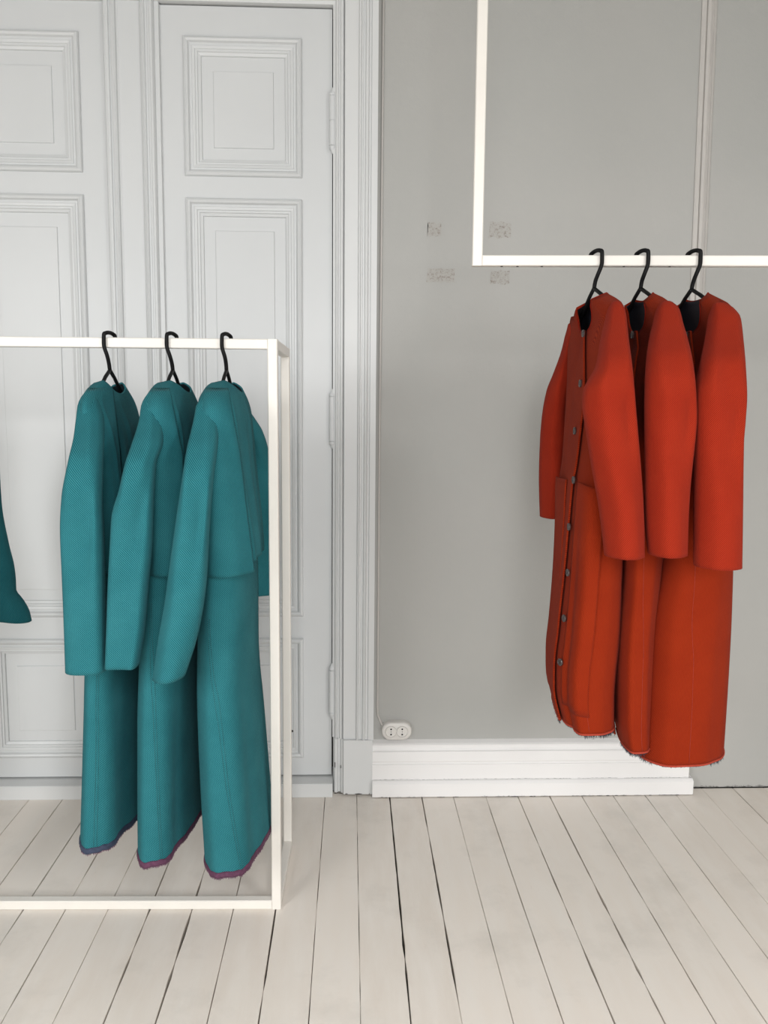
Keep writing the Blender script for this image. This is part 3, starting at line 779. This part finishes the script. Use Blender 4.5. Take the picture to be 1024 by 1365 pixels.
teal(301, (302, 494.5), 'teal wool coat nearest the rack upright, two-layer back flap, purple hem', 'black hanger on the floor rack nearest its right upright',
     [(508, 284, 318), (514, 277, 322), (522, 271, 326), (533, 265, 331), (548, 262, 335), (575, 262, 338), (620, 266, 342), (700, 268, 350), (735, 268, 352.5)],
     [(640, 274, 338), (700, 270, 341), (780, 266, 344.5), (858, 263, 345), (897, 262.5, 347), (936, 263.5, 351), (1014, 267, 357.4), (1085, 271.5, 363), (1138, 275, 367)],
     nearrows([(524, 273, 284), (532, 268, 287), (541, 262.5, 289), (555, 260, 291), (575, 255.5, 291), (598, 250, 289), (637, 244, 284), (672, 238.5, 281), (703, 234, 279), (770, 224.6, 275.5), (805, 219.5, 271.5), (850, 211.5, 263), (902, 204, 247)]),
     nearrows(FARS, .165, .285), 1108, 'purple',
     [([(515, 303), (600, 316), (742, 334)], .45, 747, .014)],
     [[(800, 277), (900, 287), (1000, 301), (1060, 312), (1118, 324)]], (f_t, f_s), seed=3, tilt=.004)
# fourth teal coat: only the cuff of its far sleeve reaches into the frame
teal(-60, (-59, 494), 'teal coat cut off by the left edge, only its flared cuff in view', 'black hanger beyond the left picture edge on the floor rack',
     [(508, -82, -40), (514, -96, -32), (522, -112, -26), (533, -124, -20), (548, -130, -16), (575, -132, -14), (620, -132, -12), (700, -132, -10), (742, -132, -9)],
     [(640, -124, -14), (700, -126, -12), (800, -130, -10), (895, -134, -9), (1053, -144, -8), (1120, -148, -8)],
     nearrows(farshift([(524, 113, 124), (530, 109, 130), (540, 106, 134), (560, 103.5, 137), (582, 101, 137), (614, 94, 135.5), (664, 85, 135), (703, 83, 137), (762, 85, 139), (820, 87, 140.5), (893, 89, 142)], -232)),
     nearrows([(548, -34, -18), (560, -36, -10), (600, -38, -5), (674, -40, 0), (724, -38, 9.7), (756, -34, 17.7), (772, -31, 19.5), (785, -30, 20), (798, -29, 30), (812, -28, 38), (824, -27, 41)], .165, .285), 1078, 'purple',
     [([(520, -50), (640, -42), (745, -36)], .45, 745, .011)],
     [[(880, -112), (1000, -113), (1085, -116)]], (f_t, f_s), seed=4, fartilt=-.010)
# ---------------- rust coats
def rust(px, jpx, label, hlabel, bod, near, far, hempy, folds, seams_, sfolds=(), seed=1, sq=2.3, front=False, btn=(), shear=0.0, front_px=None, farmat='rust', hemend=None, nearL=False):
    O = railpt_right(px); Y = O[1]; dcam = Y-CAM[1]
    hanger(O, None, (at(jpx[0], jpx[1], Y)[0], at(jpx[0], jpx[1], Y)[2]), -1, hlabel, 'black hangers on the hanging frame with the rust-red coats')
    zh = pxz(px, hempy, Y)
    t = empty('coat', (O[0], O[1], zh), label, 'coat', 'rust-red coats on the hanging frame')
    at_ = [(380, .070), (395, .072), (401, .10), (409, .15), (420, .198), (436, .216), (500, .210), (640, .195), (800, .175), (1000, .170)]
    B = Body(O, bod, at_, sq, shear, folds, px0=px, nearL=nearL)
    zc = pxz(px, bod[0][0], Y)
    tab = front_px or [(440, -PI+.25), (900, -PI+.25)]
    ov = .16
    def tf(z):      # angle of the front edge
        py_ = proj(np.array([O[0], Y, float(z)]))[1]
        return np.interp(py_, [e_[0] for e_ in tab], [e_[1] for e_ in tab])
    K_ = 160; rows = []
    zg = np.linspace(zc, zh, 90)
    lo_dip = .085
    u_ = np.linspace(0, 1, K_)
    for i in range(96):
        k = (i/95.0)**1.1
        row = []
        # columns run from the lower (under) front edge round the back to the upper front edge
        t0 = tf(zc-.09+(zh-zc+.09)*k)
        py_k = proj(np.array([O[0], Y, zc+(zh-zc)*k]))[1]
        gap = 0.0 if not hemend else np.interp(py_k, [hemend[0], hempy], [0, hemend[1]])
        ths = t0+(2*PI+ov-gap)*u_-gap*0
        zt_ = zc-np.clip(np.cos(ths), 0, 1)**1.3*.008-np.clip(-np.cos(ths), 0, 1)**.45*lo_dip
        zt_ = zt_-.004*np.exp(-((u_)/.03)**2)
        zz = zt_+(zh-zt_)*k
        off = np.interp(u_, [0, .04, .93, .965, 1], [0, 0, 0, .006, .009])
        row = B.S(rowtheta(B, ths, zt_, k*1.3, .066), zz, off)
        rows.append(row)
    P = np.array(rows)
    body = grid_mesh('body', P, M['rust_body'], t, False, .004, False, M['lining'], ref=K_//2)
    # rolled hem and frayed threads
    hrow = P[-1]
    MB().tube([tuple(p+np.array([0, 0, .001])) for p in hrow[::2]], .0026, 6).build('hem_roll', M['hem_r'], t, True)
    r = random.Random(seed); v = []; f = []
    for i in range(1300):
        q = r.random(); j = int(q*(K_-1)); p = hrow[j]+(hrow[min(j+1, K_-1)]-hrow[j])*r.random()
        cc = hrow.mean(0); p = p+(cc-p)*.018
        dens = .35+.65*(math.sin(j*.11+seed*2) > -.1)
        l = .012*r.uniform(.2, 1)*dens; dx, dy = r.uniform(-.35, .35)*l, r.uniform(-.35, .35)*l; w_ = .0007; b = len(v)
        v += [(p[0]-w_, p[1], p[2]), (p[0]+w_, p[1], p[2]), (p[0], p[1]-w_, p[2]), (p[0]+dx, p[1]+dy, p[2]-.002-l)]
        f += [(b, b+1, b+3), (b+1, b+2, b+3), (b+2, b, b+3)]
    o = link('frayed_threads', v, f, M['fray'], t); o['kind'] = 'stuff'
    # neckline facing
    MB().tube([tuple(p) for p in P[0][::2]], .0016, 6).build('neck_binding', M['rust'], t, True)
    for s_tab in seams_:
        zz = []; tt_ = []
        for (py_, ex) in s_tab:
            z = pxz(px, py_, Y); zz.append(z); tt_.append(B.theta_at(ex, z, -PI*.95, -PI*.1))
        zs2 = np.linspace(zz[0], zz[-1], 30); ts = np.interp(-zs2, -np.array(zz), tt_)
        strip('seam', B, ts, zs2, .0006, M['thread_r'], t, .0004, zh+.003)
    # buttons
    for (bx_, by_) in btn:
        best = None
        for z in np.linspace(pxz(px, by_, Y)-.06, pxz(px, by_, Y)+.06, 61):
            th = np.linspace(-PI*1.25, -PI*.75, 300); Pq = B.S(th, np.full(300, z), .009); q = proj(Pq); e_ = (q[:, 0]-bx_)**2+(q[:, 1]-by_)**2
            k = np.argmin(e_)
            if best is None or e_[k] < best[0]: best = (e_[k], Pq[k], th[k], z)
        c = best[1]; p1 = B.S(np.array([best[2]-.03, best[2]+.03]), np.array([best[3]]*2), .009); tx = p1[1]-p1[0]; tx[2] = 0; tx /= np.linalg.norm(tx)
        nn = np.cross(tx, np.array([0, 0, 1.0]));
        if nn@(c-O) < 0: nn = -nn
        if nn[1] > .2: nn = nn*np.array([1, .3, 1]); nn /= np.linalg.norm(nn)
        up_ = np.array([0, 0, 1.0]); tx = np.cross(up_, nn); v = []; f = []; n = 20
        prof_ = [(.0092, -.001), (.0092, .0016), (.0082, .0030), (.0066, .0026), (.0058, .0020)]
        for (r_, h_) in prof_:
            for k in range(n): a = 2*PI*k/n; v.append(c+nn*h_+(tx*math.cos(a)+up_*math.sin(a))*r_)
        for i in range(len(prof_)-1):
            for k in range(n): f.append((i*n+k, i*n+(k+1) % n, (i+1)*n+(k+1) % n, (i+1)*n+k))
        f.append(tuple((len(prof_)-1)*n+k for k in range(n)))
        bo = link('button', v, f, M['button'], t, False)
        hb = MB()
        for (sx_, sz_) in ((-1, -1), (1, -1), (1, 1), (-1, 1)):
            p = c+nn*.0022+tx*sx_*.0017+up_*sz_*.0017; hb.tube([p-nn*.0005, p+nn*.0004], .0007, 6)
        hb.build('thread_hole', M['button_hole'], bo)
    if front:      # two patch pockets with open tops
        for (c0, c1, pt0, pt1) in front:
            rows = []
            for i in range(26):
                k = i/25.0; row = []
                tt_ = np.linspace(c0, c1, 24); top = pxz(px, 640, Y)
                zz = np.full(24, top)+np.linspace(pt0, pt1, 24); zz = zz-k*.545
                rows.append(B.S(tt_, zz, .0105-.009*k+.004*(1-k)**2*np.sin(np.linspace(0, PI, 24))))
            grid_mesh('pocket', np.array(rows), M['rust_body'], t, False, .003, False, M['rust_body'])
    sleeve('sleeve', near, Y, M['rust'], M['lining'], t, seed, 0.0, folds=sfolds)
    sleeve('sleeve', far, Y, M['rust'], M['lining'], t, seed+5)
    return t
FR = [(432, 758, 764), (440, 757, 768), (448, 755, 768), (468, 750, 767), (498, 739, 765), (521, 730, 762), (555, 723.7, 760), (589, 721, 757), (639, 719.6, 754), (689, 721, 746)]
f_r1 = [(R_(-118), .20, .012, .3, .9, .1), (R_(-140), .12, -.010, .35, .9, 0), (R_(-70), .25, -.006, .3, .9, 0), (R_(60), .4, .01, .2, .8, 0)]
f_r2 = [(R_(-110), .22, .010, .2, .9, .1), (R_(-60), .25, -.008, .3, .9, 0), (R_(80), .4, .01, .2, .8, 0)]
rust(796, (792, 385.5), 'leftmost rust-red coat on the hanging frame, buttoned front and pocket in view', 'leftmost black hanger on the hanging frame',
     [(395, 776, 809), (401, 770, 817), (409, 763, 826), (420, 759, 832), (440, 757.5, 836), (500, 756, 838), (560, 753, 838), (620, 749, 836), (640, 746, 835), (700, 744, 832), (760, 740.5, 829.5), (831, 734, 827), (875, 729, 822), (905, 728.5, 819.5), (946, 736, 819)],
     nearrows([(403, 816, 826), (411, 812, 831), (430, 808, 833), (450, 803, 835), (488, 796, 840), (506, 786, 842), (520, 779, 843.5), (538, 777.4, 845), (572, 782, 848), (629, 791, 853), (673, 799, 856), (710, 804, 857.3), (741, 807.6, 857.5)]),
     nearrows(FR, .165, .29), 946, f_r1, [[(690, 795), (800, 792), (942, 786)]], seed=11, sq=2.9, shear=.06,
     btn=((778, 445), (774, 511), (766.5, 574), (765, 640), (759, 702), (757.5, 763), (752, 824.5), (747, 883)),
     front=((R_(-205), R_(-176), .0, .004), (R_(-150), R_(-95), .006, -.006)), front_px=[(440, R_(-175)), (640, R_(-172)), (800, R_(-176)), (938, R_(-172))], hemend=None)
rust(857, (854, 385.5), 'middle rust-red coat on the hanging frame, between the buttoned one and the rightmost', 'middle black hanger on the hanging frame',
     [(395, 838, 870), (401, 832, 880), (409, 826, 890), (420, 822, 897), (440, 820, 902), (500, 820, 904), (600, 823, 900), (700, 836, 892), (740, 839, 884), (831, 832, 876), (880, 830, 874), (935, 830, 873), (968, 835, 872)],
     nearrows([(403, 882, 896), (411, 877, 903), (430, 873, 907), (450, 868, 913), (478, 864, 919.5), (508, 862, 923.5), (555, 861, 926), (589, 861, 923.5), (622, 861, 920), (656, 861, 917), (700, 862, 915), (739, 866, 914)]),
     nearrows(farshift(FR, 64), .165, .29), 968, f_r2, [[(700, 860), (850, 858), (965, 856)]], seed=12, sq=2.8, shear=.22, nearL=True, btn=((843, 446),), front_px=[(440, R_(-178)), (957, R_(-178))])
rust(926, (922, 387), 'rightmost rust-red coat on the hanging frame, whole side of its skirt in view', 'rightmost black hanger on the hanging frame',
     [(395, 907, 943), (401, 900, 952), (409, 894, 963), (420, 889, 973), (440, 887, 979), (500, 887, 981), (600, 888, 982), (700, 896, 979), (740, 895, 978), (814, 881, 975.6), (881, 876, 972), (935, 871, 968.5), (985, 866.5, 965)],
     nearrows([(405, 952, 968), (411, 950, 976), (424, 947, 983.5), (437, 945, 985.5), (454, 942.5, 987), (488, 935.5, 989.5), (528, 928, 991), (562, 927.5, 988.8), (590, 927.5, 986.5), (640, 928, 986), (700, 928, 986), (755, 928, 985.8)]),
     nearrows(farshift(FR, 130), .165, .29), 984, f_r2, [[(700, 931), (850, 925), (980, 919)]], seed=13, sq=2.9, shear=.20, nearL=True, btn=((915.5, 447),), front_px=[(440, R_(-178)), (976, R_(-178))])
